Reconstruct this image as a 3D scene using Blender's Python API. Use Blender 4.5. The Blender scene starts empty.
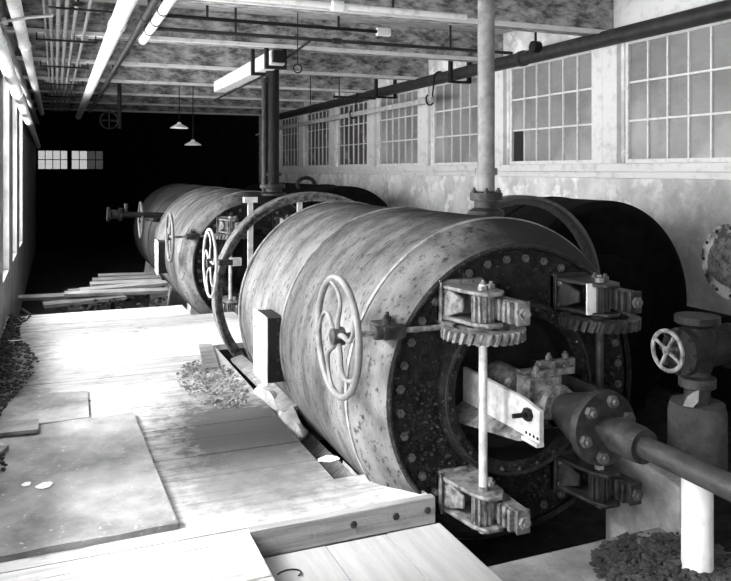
import bpy, math, random
from mathutils import Vector, Matrix
random.seed(7)
PI = math.pi
scene = bpy.context.scene
COL = scene.collection
EYE = 1.62           # camera height above the boarded platform
PIT = -0.50          # earth under the boards

# ------------------------------------------------------------------ materials
def material(name, base, dark=None, rough=0.8, metal=0.0, scale=6.0, stretch=(1, 1, 1), lo=0.35, hi=0.65,
             detail=6.0, bump=0.0, bscale=30.0, bdist=0.02, spec=0.5, second=None):
    """base / dark greys mixed by a noise; second = (grey, scale, lo, hi, stretch) adds one more layer of patches"""
    m = bpy.data.materials.new(name); m.use_nodes = True
    nt = m.node_tree; N = nt.nodes; L = nt.links
    b = N['Principled BSDF']; b.inputs['Roughness'].default_value = rough; b.inputs['Metallic'].default_value = metal
    b.inputs['Specular IOR Level'].default_value = spec
    tc = N.new('ShaderNodeTexCoord')
    def noise(sc, st, det):
        mp = N.new('ShaderNodeMapping'); mp.inputs['Scale'].default_value = st
        L.new(tc.outputs['Object'], mp.inputs['Vector'])
        n = N.new('ShaderNodeTexNoise'); n.inputs['Scale'].default_value = sc; n.inputs['Detail'].default_value = det
        n.inputs['Roughness'].default_value = 0.65
        L.new(mp.outputs['Vector'], n.inputs['Vector']); return n
    def ramp(src, a, c, va, vc):
        r = N.new('ShaderNodeValToRGB'); e = r.color_ramp.elements
        e[0].position = a; e[1].position = c
        e[0].color = (va, va, va, 1); e[1].color = (vc, vc, vc, 1)
        L.new(src, r.inputs['Fac']); return r
    col = None
    if dark is None:
        b.inputs['Base Color'].default_value = (base, base, base, 1)
    else:
        n = noise(scale, stretch, detail)
        r = ramp(n.outputs['Fac'], lo, hi, dark, base); col = r.outputs['Color']
        if second:
            g, sc, a, c, st = second
            n2 = noise(sc, st, 8.0); r2 = ramp(n2.outputs['Fac'], a, c, 0, 1)
            mx = N.new('ShaderNodeMix'); mx.data_type = 'RGBA'
            L.new(r2.outputs['Color'], mx.inputs[0]); L.new(col, mx.inputs[6])
            mx.inputs[7].default_value = (g, g, g, 1); col = mx.outputs[2]
        L.new(col, b.inputs['Base Color'])
    if bump:
        n3 = noise(bscale, (1, 1, 1), 5.0)
        bp = N.new('ShaderNodeBump'); bp.inputs['Strength'].default_value = bump; bp.inputs['Distance'].default_value = bdist
        L.new(n3.outputs['Fac'], bp.inputs['Height']); L.new(bp.outputs['Normal'], b.inputs['Normal'])
    m['tc'] = 0
    return m

def add_patch(m, centre, radii, grey, strength=1.0, nscale=5.0, edge=0.55):
    """a grey patch with a ragged outline of its own, at a fixed place on the thing (object coordinates)"""
    nt = m.node_tree; N = nt.nodes; L = nt.links
    b = N['Principled BSDF']; old = b.inputs['Base Color'].links[0].from_socket
    tc = N.new('ShaderNodeTexCoord')
    mp = N.new('ShaderNodeMapping'); mp.vector_type = 'TEXTURE'
    mp.inputs['Location'].default_value = centre; mp.inputs['Scale'].default_value = radii
    L.new(tc.outputs['Object'], mp.inputs['Vector'])
    ln = N.new('ShaderNodeVectorMath'); ln.operation = 'LENGTH'; L.new(mp.outputs['Vector'], ln.inputs[0])
    no = N.new('ShaderNodeTexNoise'); no.inputs['Scale'].default_value = nscale; no.inputs['Detail'].default_value = 8; no.inputs['Roughness'].default_value = .7
    L.new(tc.outputs['Object'], no.inputs['Vector'])
    s = N.new('ShaderNodeMath'); s.operation = 'MULTIPLY_ADD'; L.new(no.outputs['Fac'], s.inputs[0]); s.inputs[1].default_value = 1.6; L.new(ln.outputs['Value'], s.inputs[2])
    r = N.new('ShaderNodeMapRange'); L.new(s.outputs[0], r.inputs['Value'])
    r.inputs['From Min'].default_value = 1.8 + edge; r.inputs['From Max'].default_value = 1.8 - edge
    r.inputs['To Min'].default_value = 0; r.inputs['To Max'].default_value = strength
    mx = N.new('ShaderNodeMix'); mx.data_type = 'RGBA'
    L.new(r.outputs['Result'], mx.inputs[0]); L.new(old, mx.inputs[6]); mx.inputs[7].default_value = (grey, grey, grey, 1)
    L.new(mx.outputs[2], b.inputs['Base Color'])

M = {}
M['plank'] = material('weathered boards', .62, .28, .85, scale=3.0, stretch=(.5, 9, 4), lo=.28, hi=.58, bump=.25, bscale=40, bdist=.01,
                      second=(.20, 4.5, .54, .74, (1, 1, 1)))
M['lower_plank'] = material('pale lower boards', .44, .30, .85, scale=2.5, stretch=(8, .6, 4), lo=.25, hi=.7, bump=.2, bscale=40, bdist=.01)
M['grey_plank'] = material('grey old timber', .26, .10, .9, scale=4, stretch=(1, 8, 6), bump=.4, bscale=50)
M['timber'] = material('grained timber', .34, .12, .85, scale=3, stretch=(.6, 6, 9), lo=.3, hi=.7, bump=.4, bscale=40)
M['mat'] = material('worn felt', .34, .10, .95, scale=2.0, lo=.34, hi=.66, bump=.3, bscale=90, bdist=.006, second=(.6, 30, .62, .74, (1, 1, 1)))
M['board'] = material('loose board', .26, .13, .9, scale=5, bump=.3, bscale=60)
M['shell'] = material('streaked boiler plate', .21, .055, .8, metal=.0, scale=2.4, stretch=(.8, 2.0, .8), lo=.33, hi=.62, detail=12, bump=.6, bscale=70, bdist=.012, spec=.10,
                      second=(.03, 26, .55, .66, (.8, 1.4, .8)))
M['shell_shaded'] = material('shaded boiler plate', .028, .010, .7, scale=3, bump=.2)  # boiler plate with the far end's shade put into its colour
M['shell_dark'] = material('black boiler plate', .008, .003, .9, scale=8, spec=.08, bump=.5, bscale=40)
M['head'] = material('crusted iron head', .030, .005, .6, metal=.0, spec=.2, scale=14, lo=.35, hi=.68, bump=1.0, bscale=30, bdist=.06, second=(.16, 45, .60, .72, (1, 1, 1)))
M['iron'] = material('dark iron', .045, .010, .5, metal=.1, spec=.3, scale=18, bump=.35, bscale=60, bdist=.008)
M['strap'] = material('rubbed seam strap', .34, .12, .8, scale=9, spec=.1)
M['wheel'] = material('worn wheel iron', .17, .09, .5, scale=14, bump=.15)
M['bolt'] = material('dull bolt iron', .10, .05, .5, scale=30, bump=.2)
M['iron_mid'] = material('worn iron', .24, .04, .5, metal=.1, spec=.35, scale=22, lo=.36, hi=.62, bump=.3, bscale=60, bdist=.006)
M['iron_pale'] = material('pale rubbed iron', .62, .34, .5, metal=.15, scale=14, bump=.25, bscale=70, bdist=.005)
M['black'] = material('soot black iron', .010, .003, .6, spec=.3, scale=12, bump=.4, bscale=50)
M['pipe_white'] = material('white pipe lagging', .86, .55, .8, scale=9, lo=.25, hi=.5, bump=.3, bscale=30, bdist=.01)
M['pipe_grey'] = material('grey painted pipe', .25, .12, .6, scale=10, bump=.2)
M['pipe_dark'] = material('dark painted pipe', .040, .015, .5, spec=.3, scale=10, bump=.2)
M['white_wood'] = material('white painted wood', .72, .45, .75, scale=7, lo=.25, hi=.5, bump=.15)
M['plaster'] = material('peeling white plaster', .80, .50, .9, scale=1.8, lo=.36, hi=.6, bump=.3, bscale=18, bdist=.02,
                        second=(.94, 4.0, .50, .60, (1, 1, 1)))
M['left_plaster'] = material('stained grey plaster', .30, .14, .9, scale=2.5, bump=.2)
M['black_wall'] = material('blackened brick', .012, .006, .95, scale=4, spec=.1)
M['ceiling'] = material('flaking ceiling boards', .56, .20, .9, scale=6.0, stretch=(.8, 3, 3), lo=.3, hi=.65, bump=.3, bscale=18)
M['beam'] = material('flaking beam', .46, .08, .9, scale=8.0, stretch=(.7, 1.5, 1.6), lo=.38, hi=.62, bump=.4, bscale=20)
M['concrete'] = material('rough concrete', .46, .25, .95, scale=9, bump=.5, bscale=30, bdist=.015)
M['dirt'] = material('black earth', .035, .012, .98, scale=9, bump=.8, bscale=30, bdist=.03, spec=.15)
M['rubble'] = material('dark rubble', .05, .01, .9, scale=10, bump=.6, bscale=40)
M['chips'] = material('dusty chips', .26, .05, .95, scale=14, bump=.4)
M['rag'] = material('grey sacking', .34, .16, .95, scale=10, bump=.5, bscale=80)
M['paper'] = material('white scrap', .88, .74, .9, scale=8)
M['scaly'] = material('scaly white paint', .66, .07, .8, scale=7, lo=.42, hi=.56, bump=.5, bscale=25)
M['pane'] = material('dusty window glass', .30, .18, .35, scale=.8, stretch=(1, 1, 2.2), lo=.35, hi=.62, second=(.36, 1.2, .48, .66, (1, 1, 1)))
M['pane_dim'] = material('dark dusty window glass', .10, .04, .35, scale=1.5, second=(.3, 3, .56, .62, (1, 1, 1)))
M['pane_dark'] = material('black empty pane', .008, .004, .4, scale=3)
M['muntin'] = material('white glazing bars', .72, .5, .7, scale=20, lo=.3, hi=.5)

def glass_mat(name, tint):
    m = bpy.data.materials.new(name); m.use_nodes = True
    nt = m.node_tree; nt.nodes.clear()
    o = nt.nodes.new('ShaderNodeOutputMaterial'); t = nt.nodes.new('ShaderNodeBsdfTransparent'); g = nt.nodes.new('ShaderNodeBsdfGlossy')
    t.inputs['Color'].default_value = (tint, tint, tint, 1); g.inputs['Roughness'].default_value = .1
    mx = nt.nodes.new('ShaderNodeMixShader'); mx.inputs['Fac'].default_value = .05
    nt.links.new(t.outputs[0], mx.inputs[1]); nt.links.new(g.outputs[0], mx.inputs[2]); nt.links.new(mx.outputs[0], o.inputs['Surface'])
    return m
M['glass'] = glass_mat('clear window glass', .92)
M['grimy_glass'] = glass_mat('grimy window glass', .16)
M['dim_glass'] = glass_mat('very grimy window glass', .05)

# ------------------------------------------------------------------ mesh builder
OFF = {}
class MB:
    def __init__(s): s.v = []; s.f = []
    def add(s, vs, fs):
        o = len(s.v); s.v += [Vector(p) for p in vs]; s.f += [tuple(i + o for i in f) for f in fs]; return s
    def box(s, x0, x1, y0, y1, z0, z1):
        return s.add([(x0,y0,z0),(x1,y0,z0),(x1,y1,z0),(x0,y1,z0),(x0,y0,z1),(x1,y0,z1),(x1,y1,z1),(x0,y1,z1)],
                     [(0,3,2,1),(4,5,6,7),(0,1,5,4),(1,2,6,5),(2,3,7,6),(3,0,4,7)])
    def obox(s, c, ax, hx, hy, hz):
        """box about c turned by the 3x3 matrix ax"""
        c = Vector(c); p = []
        for sz in (-1, 1):
            for sx, sy in ((-1,-1),(1,-1),(1,1),(-1,1)):
                p.append(c + ax @ Vector((sx*hx, sy*hy, sz*hz)))
        return s.add(p, [(0,3,2,1),(4,5,6,7),(0,1,5,4),(1,2,6,5),(2,3,7,6),(3,0,4,7)])
    def prism(s, poly, d):
        n = len(poly); d = Vector(d); a = [Vector(p) for p in poly]
        return s.add(a + [p + d for p in a], [tuple(range(n))[::-1], tuple(range(n, 2*n))] + [(i, (i+1) % n, n+(i+1) % n, n+i) for i in range(n)])
    def lathe(s, prof, o, axis, n=32, caps=True):
        """prof = [(along, radius)]"""
        o = Vector(o); a = Vector(axis).normalized()
        u = a.orthogonal().normalized() if abs(a.z) > .9 else Vector((0,0,1)).cross(a).normalized()
        w = a.cross(u); vs = []; fs = []
        for (t, r) in prof:
            for k in range(n):
                an = 2*PI*k/n
                vs.append(o + a*t + (u*math.cos(an) + w*math.sin(an))*r)
        for i in range(len(prof)-1):
            for k in range(n):
                fs.append((i*n+k, i*n+(k+1) % n, (i+1)*n+(k+1) % n, (i+1)*n+k))
        if caps:
            fs.append(tuple(range(n))[::-1]); fs.append(tuple(range((len(prof)-1)*n, len(prof)*n)))
        return s.add(vs, fs)
    def cyl(s, p0, p1, r0, r1=None, n=16):
        p0 = Vector(p0); p1 = Vector(p1); r1 = r0 if r1 is None else r1
        return s.lathe([(0, r0), ((p1-p0).length, r1)], p0, p1-p0, n)
    def tube(s, pts, r, n=10, closed=False):
        pts = [Vector(p) for p in pts]; m = len(pts); vs = []; fs = []; prev = None
        for i, p in enumerate(pts):
            if closed: t = pts[(i+1) % m] - pts[i-1]
            else: t = pts[min(i+1, m-1)] - pts[max(i-1, 0)]
            t.normalize()
            if prev is None: u = t.orthogonal().normalized()
            else: u = (prev - t*prev.dot(t)).normalized()
            prev = u; w = t.cross(u); rr = r[i] if isinstance(r, (list, tuple)) else r
            for k in range(n):
                an = 2*PI*k/n; vs.append(p + (u*math.cos(an) + w*math.sin(an))*rr)
        for i in range(m if closed else m-1):
            j = (i+1) % m
            for k in range(n): fs.append((i*n+k, i*n+(k+1) % n, j*n+(k+1) % n, j*n+k))
        if not closed: fs.append(tuple(range(n))[::-1]); fs.append(tuple(range((m-1)*n, m*n)))
        return s.add(vs, fs)
    def band(s, c, R, a0, a1, y0, y1, th, n=48):
        """curved flat band in the XZ plane about c from angle a0 to a1"""
        vs = []; fs = []; full = abs(a1-a0) > 2*PI-1e-3
        m = n if full else n+1
        for i in range(m):
            a = a0 + (a1-a0)*i/n; ca, sa = math.cos(a), math.sin(a)
            for (rr, yy) in ((R, y0), (R, y1), (R-th, y1), (R-th, y0)):
                vs.append((c[0]+rr*ca, yy, c[2]+rr*sa))
        for i in range(m if full else m-1):
            j = (i+1) % m
            for k in range(4): fs.append((i*4+k, j*4+k, j*4+(k+1) % 4, i*4+(k+1) % 4))
        if not full: fs.append((0,1,2,3)); fs.append(tuple((m-1)*4+k for k in (3,2,1,0)))
        return s.add(vs, fs)
    def dome(s, c, axis, r, h=None, n=8):
        h = h or r*.7
        return s.lathe([(0, r), (h*.6, r*.8), (h, r*.3)], c, axis, n)
    def nut(s, c, axis, r, h):
        c = Vector(c); a = Vector(axis).normalized()
        s.cyl(c, c + a*h, r, n=6); s.cyl(c + a*h, c + a*(h*1.7), r*.5, n=8); return s
    def rock(s, c, r, flat=1.0):
        ph = [random.uniform(.6, 1.25) for _ in range(14)]; vs = []; c = Vector(c)
        rot = Matrix.Rotation(random.uniform(0, 6.28), 3, 'Z') @ Matrix.Rotation(random.uniform(-.5, .5), 3, 'X')
        vs.append(c + rot @ Vector((0, 0, -r*flat*.7)))
        for j, (z, q) in enumerate(((-.35, .85), (.35, .8))):
            for k in range(6):
                a = PI/3*k + j*.5
                vs.append(c + rot @ Vector((math.cos(a)*q*r*ph[j*6+k], math.sin(a)*q*r*ph[j*6+k]*.8, z*r*flat)))
        vs.append(c + rot @ Vector((0, 0, r*flat*.7*ph[12])))
        fs = [(0, 1+(k+1) % 6, 1+k) for k in range(6)] + [(1+k, 1+(k+1) % 6, 7+(k+1) % 6, 7+k) for k in range(6)] + [(13, 7+k, 7+(k+1) % 6) for k in range(6)]
        return s.add(vs, fs)
    def gear(s, c, r, root, inner, z0, z1, n, twist=.09):
        vs = []; fs = []; cx, cy = c; m = n*4
        for (z, tw) in ((z0, 0), (z1, twist)):
            for i in range(n):
                for q, rr in ((0, root), (.12, r), (.5, r), (.62, root)):
                    a = 2*PI*(i+q)/n + tw; vs.append((cx+rr*math.cos(a), cy+rr*math.sin(a), z))
            for i in range(n):
                for q in (0, .12, .5, .62):
                    a = 2*PI*(i+q)/n + tw; vs.append((cx+inner*math.cos(a), cy+inner*math.sin(a), z))
        for i in range(m):
            j = (i+1) % m
            fs.append((i, j, 2*m+j, 2*m+i)); fs.append((m+j, m+i, 3*m+i, 3*m+j))
            fs.append((2*m+i, 2*m+j, 3*m+j, 3*m+i)); fs.append((j, i, m+i, m+j))
        return s.add(vs, fs)
    def build(s, name, mat, parent=None, smooth=True, bevel=0, origin=None):
        if parent is not None: off = OFF[parent.name]
        elif origin is not None: off = Vector(origin)
        else:
            xs = [p.x for p in s.v]; ys = [p.y for p in s.v]; zs = [p.z for p in s.v]
            off = Vector(((min(xs)+max(xs))/2, (min(ys)+max(ys))/2, min(zs)))
        me = bpy.data.meshes.new(name)
        me.from_pydata([tuple(p - off) for p in s.v], [], s.f); me.validate(); me.update()
        import bmesh
        bm = bmesh.new(); bm.from_mesh(me); bmesh.ops.recalc_face_normals(bm, faces=bm.faces); bm.to_mesh(me); bm.free()
        if smooth:
            me.polygons.foreach_set('use_smooth', [True]*len(me.polygons)); me.set_sharp_from_angle(angle=math.radians(38))
        me.materials.append(M[mat] if isinstance(mat, str) else mat)
        o = bpy.data.objects.new(name, me); COL.objects.link(o)
        if parent is not None: o.parent = parent
        else: o.location = off
        OFF[o.name] = off
        if bevel:
            b = o.modifiers.new('edge', 'BEVEL'); b.width = bevel; b.segments = 2; b.limit_method = 'ANGLE'
        return o

def tag(o, label, cat, group=None, kind=None):
    if label: o['label'] = label
    if cat: o['category'] = cat
    if group: o['group'] = group
    if kind: o['kind'] = kind
    return o
def thing(name, loc, label, cat, group=None):
    o = bpy.data.objects.new(name, None); COL.objects.link(o); o.location = loc; o.empty_display_size = .1
    OFF[o.name] = Vector(loc); return tag(o, label, cat, group)
def struct(o, label=None):
    o['kind'] = 'structure'
    if label: o['label'] = label
    return o
def copy_tree(o, parent=None):
    c = o.copy(); COL.objects.link(c)
    if parent is not None: c.parent = parent
    for ch in list(o.children): copy_tree(ch, c)
    return c

# ------------------------------------------------------------------ camera
cam = bpy.data.cameras.new('camera'); cam.sensor_width = 36; cam.lens = 753/731*36; cam.shift_y = -120.5/731
cam.clip_start = .02; cam.clip_end = 200
co = bpy.data.objects.new('camera', cam); COL.objects.link(co)
YAW = math.atan2(309.5, 753)
co.location = (0, 0, EYE); co.rotation_euler = (PI/2, 0, -YAW); scene.camera = co

# ------------------------------------------------------------------ setting
XL, XR, YN, YF = -.50, 5.60, -3.2, 22.0
ZC, ZB = 3.46, 3.09                       # ceiling and underside of the beams
SILL, HEAD = 1.69, 3.00

# earth below the boards
b = MB().box(XL-.3, XR+.3, YN, YF+.3, PIT-.1, PIT)
g = struct(b.build('floor', 'dirt', smooth=False), 'black earth floor under the boards')

# upper boarded platform: planks run across, one mesh
def planks(mb, x0, x1, y0, y1, z, w=.24, th=.05, jitter=.004, along='x'):
    y = y0 if along == 'x' else x0; end = y1 if along == 'x' else x1
    while y < end - .02:
        e = min(y + w*random.uniform(.85, 1.15), end); dz = random.uniform(-jitter, 0)
        if end - e < .06: e = end
        if along == 'x': mb.box(x0, x1, y, e-.006, z-th, z+dz)
        else: mb.box(y, e-.006, y0, y1, z-th, z+dz)
        y = e
b = MB()
planks(b, XL, .80, YN, 3.36, 0, w=.3)
planks(b, XL, 1.72, 3.36, 3.72, 0, w=.36)
planks(b, XL, 1.35, 3.72, 6.98, 0, w=.27); planks(b, XL, 1.88, 6.98, 8.55, 0, w=.26); planks(b, XL, 1.40, 8.55, 9.2, 0, w=.27)
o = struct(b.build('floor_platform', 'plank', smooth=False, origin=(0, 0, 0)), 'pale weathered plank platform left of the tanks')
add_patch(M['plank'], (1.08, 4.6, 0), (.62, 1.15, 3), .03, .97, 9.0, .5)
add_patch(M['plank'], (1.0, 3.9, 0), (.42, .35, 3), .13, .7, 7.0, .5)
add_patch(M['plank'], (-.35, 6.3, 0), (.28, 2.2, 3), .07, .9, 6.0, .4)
b = MB()
for y0 in (YN+.1, -1., 1.2, 3.42, 5., 6.6, 8.9):
    b.box(XL, .79 if y0 < 3.3 else 1.34, y0, y0+.12, PIT, -.052)
struct(b.build('floor_joists', 'grey_plank', smooth=False), 'timber joists under the plank platform')
# timber riser at the step, and the side of the notch
b = MB().box(.80, 1.735, 3.31, 3.358, -.125, .004)
o = b.build('trim_1', 'timber', bevel=.004); struct(o, 'grained timber edging the step down to the lower boards')
b = MB()
for x in (1.52, 1.30, 1.69): b.lathe([(0, .018), (.006, .016), (.008, .006)], (x, 3.31, -.055), (0, -1, 0), 12)
k = b.build('knot', 'iron', o)
b = MB().box(.757, .797, YN, 3.35, -.125, -.051)
struct(b.build('trim_2', 'grey_plank', smooth=False), 'shaded side board of the plank platform')
# lower boards
b = MB(); planks(b, .80, 1.76, -1.0, 3.305, -.125, w=.33, th=.045, along='y')
struct(b.build('floor_step', 'lower_plank', smooth=False, origin=(0, 0, 0)), 'pale boards one step lower, before the near tank')
b = MB(); planks(b, 1.765, 2.75, .8, 2.88, -.135, w=.30, th=.045, along='y')
struct(b.build('floor_boards', 'board', smooth=False, origin=(0, 0, 0)), 'grey boards at the near edge of the pit')
b = MB()
for x in (.85, 1.3, 1.7, 2.1, 2.6): b.box(x, x+.06, .9, 2.86, PIT, -.182)
struct(b.build('floor_bearers', 'grey_plank', smooth=False), 'bearers under the lower boards')

# ceiling and beams
b = MB(); planks(b, XL-.3, XR+.3, YN, YF+.3, ZC+.05, w=.37, th=.05, jitter=0)
struct(b.build('ceiling', 'ceiling', smooth=False, origin=(0, 0, ZC)), 'mottled flaking plank ceiling')
PITCH = 2.212; POSTS = [6.63 + PITCH*k for k in range(-4, 7)]
n = 0
for y in POSTS:
    n += 1
    o = MB().box(XL, XR, y-.13, y+.13, ZB, ZC).build(f'ceiling_beam_{n}', 'beam', smooth=False, bevel=.012)
    struct(o, 'flaking ceiling beam crossing the room')
    o2 = MB().box(XL, XR, y-.15, y-.10, ZB-.012, ZB+.03).build('beam_edge', 'white_wood', None, smooth=False)
    o2.parent = o; o2.location = o2.location - o.location; struct(o2)

# walls
def wall_with_openings(name, x0, x1, ops, zb, zt, z0, z1, mat, ya, yb):
    b = MB(); b.box(x0, x1, ya, yb, z0, zb); b.box(x0, x1, ya, yb, zt, z1); y = ya
    for (a, c) in ops:
        if a > y: b.box(x0, x1, y, a, zb, zt)
        y = c
    if yb > y: b.box(x0, x1, y, yb, zb, zt)
    return struct(b.build(name, mat, smooth=False, origin=(0, 0, 0)))
LEFT = [(8.5 - 1.87*k, 9.6 - 1.87*k) for k in range(6, -1, -1)] + [(10.38, 11.45), (12.25, 13.3)]
LS, LT = .47, 2.68
w = wall_with_openings('wall_left', XL-.22, XL, LEFT, LS, LT, PIT, ZC, 'left_plaster', YN, YF)
RW = [(4.67 + PITCH*k, 6.38 + PITCH*k) for k in range(-3, 7)]
RIGHT = [w_ for w_ in RW if w_[0] > YN]
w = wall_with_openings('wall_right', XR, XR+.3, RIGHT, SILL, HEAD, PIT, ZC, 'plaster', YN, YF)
FAR = [(-.46, .30), (.38, 1.22)]
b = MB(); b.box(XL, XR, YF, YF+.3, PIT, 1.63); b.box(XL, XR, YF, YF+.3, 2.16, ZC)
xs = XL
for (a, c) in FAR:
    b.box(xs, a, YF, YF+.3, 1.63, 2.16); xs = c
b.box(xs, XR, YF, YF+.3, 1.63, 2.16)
struct(b.build('wall_back', 'black_wall', smooth=False), 'black far end wall')
struct(MB().box(XL-.22, XR+.3, YN-.25, YN, PIT, ZC).build('wall_front', 'black_wall', smooth=False))  # unseen wall behind the camera, blackened to cut bounced light

# windows
nw = 0
def side_window(x, xdir, y0, y1, z0, z1, cols, rows, glass, label, holes=()):
    global nw; nw += 1
    xf0, xf1 = sorted((x, x + .07*xdir)); yc = (y0+y1)/2
    f = MB(); t = .045
    f.box(xf0, xf1, y0, y0+t, z0, z1); f.box(xf0, xf1, y1-t, y1, z0, z1)
    f.box(xf0, xf1, y0+t, y1-t, z0, z0+t); f.box(xf0, xf1, y0+t, y1-t, z1-t, z1)
    root = f.build(f'window_{nw}', 'muntin', smooth=False); struct(root, label)
    mu = MB(); xm0, xm1 = sorted((x+.012*xdir, x+.05*xdir)); a, c = y0+t, y1-t; d, e = z0+t, z1-t
    for k in range(1, cols): yy = a+(c-a)*k/cols; mu.box(xm0, xm1, yy-.010, yy+.010, d, e)
    for k in range(1, rows): zz = d+(e-d)*k/rows; mu.box(xm0-.002, xm1+.002, a, c, zz-.010, zz+.010)
    struct(mu.build('muntin', 'muntin', root, smooth=False))
    xg = x + .035*xdir; p = MB(); q = MB()
    for i in range(cols):
        for j in range(rows):
            tgt = q if (i, j) in holes else p
            tl = random.uniform(-.004, .004)
            ya, yb_ = a+(c-a)*i/cols, a+(c-a)*(i+1)/cols; za, zb_ = d+(e-d)*j/rows, d+(e-d)*(j+1)/rows
            tgt.prism([(xg+tl, ya, za), (xg-tl, yb_, za), (xg-tl, yb_, zb_), (xg+tl, ya, zb_)], (.004*xdir, 0, 0))
    struct(p.build('pane', glass, root, smooth=False))
    if q.v: o = q.build('empty_pane', 'pane_dark', root, smooth=False); struct(o, 'black pane')
    return root
for i, (a, c) in enumerate(LEFT):
    side_window(XL-.08, -1, a, c, LS, LT, 3, 5, 'glass', 'bright window in the left wall')
for i, (a, c) in enumerate(RIGHT):
    side_window(XR+.02, 1, a, c, SILL, HEAD, 6, 3, 'pane' if a < 12 else 'pane_dim', 'dusty eighteen pane window in the right wall', holes=((5, 0),) if abs(a-6.88) < .02 else ())
for i, (a, c) in enumerate(FAR):
    nw += 1
    f = MB(); f.box(a, a+.02, YF+.05, YF+.1, 1.63, 2.16); f.box(c-.02, c, YF+.05, YF+.1, 1.63, 2.16); f.box(a, c, YF+.05, YF+.1, 1.63, 1.65); f.box(a, c, YF+.05, YF+.1, 2.14, 2.16)
    root = struct(f.build(f'window_{nw}', 'black', smooth=False), 'small bright window in the black end wall')
    mu = MB()
    for k in range(1, 4): xx = a+(c-a)*k/4; mu.box(xx-.011, xx+.011, YF+.05, YF+.09, 1.65, 2.14)
    mu.box(a, c, YF+.045, YF+.095, 1.89, 1.912); struct(mu.build('muntin', 'black', root, smooth=False))
    if i == 0: struct(MB().box(a, c, YF+.065, YF+.07, 1.64, 2.15).build('pane', 'grimy_glass', root, smooth=False))
    else:
        h = (a+c)/2
        struct(MB().box(a, h, YF+.065, YF+.07, 1.64, 2.15).build('pane', 'grimy_glass', root, smooth=False))
        struct(MB().box(h, c, YF+.065, YF+.07, 1.64, 2.15).build('dim_pane', 'dim_glass', root, smooth=False))
# posts between the right windows, sill ledge, fascia
nt_ = 2
for (a, c) in RIGHT:
    nt_ += 1
    b = MB().box(XR-.06, XR+.02, c+.04, c+.27, SILL, HEAD+.05).box(XR-.035, XR+.02, c+.30, c+.46, SILL, HEAD+.05)
    struct(b.build(f'trim_{nt_}', 'white_wood', smooth=False, bevel=.006), 'white post between the right windows')
b = MB().box(XR-.07, XR+.02, YN, 20.3, SILL-.09, SILL).box(XR-.035, XR, YN, 20.3, SILL-.16, SILL-.09)
struct(b.build('trim_90', 'white_wood', smooth=False, bevel=.01), 'long window sill ledge on the right wall')
add_patch(M['plaster'], (5.6, 4.9, .75), (2, 1.15, .95), .20, .75, 3.0, .6)  # plaster made greyer in a ragged patch low beside the black tank
b = MB().box(XR-.12, XR, 2.0, 5.9, PIT, .32)  # added black block that darkens the low right wall
struct(b.build('dark_block_right', 'black_wall', smooth=False, bevel=.02), 'black block along the foot of the right wall')
b = MB().box(XR-.05, XR, YN, 6.48, ZB-.02, ZC)
struct(b.build('trim_91', 'white_wood', smooth=False), 'white fascia above the nearest right window')

# ------------------------------------------------------------------ tanks
def nut(parent, c, axis, r, h, mat='iron_mid', name='nut'):
    return MB().nut(c, axis, r, h).build(name, mat, parent)
AX, AZ = 2.27, .465                      # axis of the row of tanks
def ang(a, r, y): return (AX + r*math.cos(a), y, AZ + r*math.sin(a))

def rack_unit(root, y, sx, sz, gear):
    """one door lock: bracket, pinion, rack; y = face of the head"""
    cx = AX + (.355 if sx > 0 else .345)*sx; cz = AZ + .485*sz; RL = .44 if sx < 0 else .40
    b = MB()
    b.box(cx-.13, cx-.115, y-.03, y+.02, cz-.10, cz+.10); b.box(cx-.13, cx+.13, y-.015, y+.02, cz-.11, cz+.11)
    for dz in (-.085, .067):
        b.prism([(cx-.12, y, cz+dz), (cx+.12, y, cz+dz), (cx+.085, y-.28, cz+dz), (cx+.045, y-.33, cz+dz), (cx-.035, y-.33, cz+dz), (cx-.075, y-.26, cz+dz)], (0, 0, .02))
    b.prism([(cx-.125, y, cz-.085), (cx-.10, y, cz-.085), (cx-.075, y-.15, cz-.03), (cx-.075, y-.15, cz+.03), (cx-.10, y, cz+.085), (cx-.125, y, cz+.085)], (.02, 0, 0))
    mt = 'iron_mid' if sx < 0 else 'iron'
    br = b.build('rack_bracket', mt, root, bevel=.006)
    p = MB().gear((cx-.01, y-.24), .056, .040, .012, cz-.062, cz+.062, 12, 0); p.build('pinion', mt, br)
    r = MB(); x0 = cx+.055; r.box(x0, x0+.065, y-RL+.015, y-.02, cz-.052, cz+.052)
    r.box(x0-.004, x0+.07, y-RL, y-RL+.015, cz-.056, cz+.056)
    k = y-RL+.03
    while k < y-.05: r.box(x0-.026, x0, k, k+.022, cz-.05, cz+.05); k += .044
    r.build('rack', mt, br, bevel=.004)
    nut(br, (cx-.01, y-.24, cz+.087), (0, 0, 1), .026, .022); nut(br, (cx-.01, y-.24, cz-.085), (0, 0, -1), .026, .02)
    nut(br, (x0+.033, y-RL, cz), (0, -1, 0), .03, .018, mt if sx < 0 else 'bolt')
    for dz in (-.06, .06):
        for dx in (-.095, .095): nut(br, (cx+dx, y-.015, cz+dz), (0, -1, 0), .02, .016)
    nut(br, (cx+.06, y-.2, cz+.087), (0, 0, 1), .02, .02, mt if sx < 0 else 'bolt'); nut(br, (cx+.075, y-.1, cz+.087), (0, 0, 1), .018, .016, mt if sx < 0 else 'bolt')
    if sx > 0 and sz > 0: MB().box(cx-.105, cx-.02, y-.262, y-.25, cz-.075, cz+.085).build('white_plate', 'white_wood', br)
    return br

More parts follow.
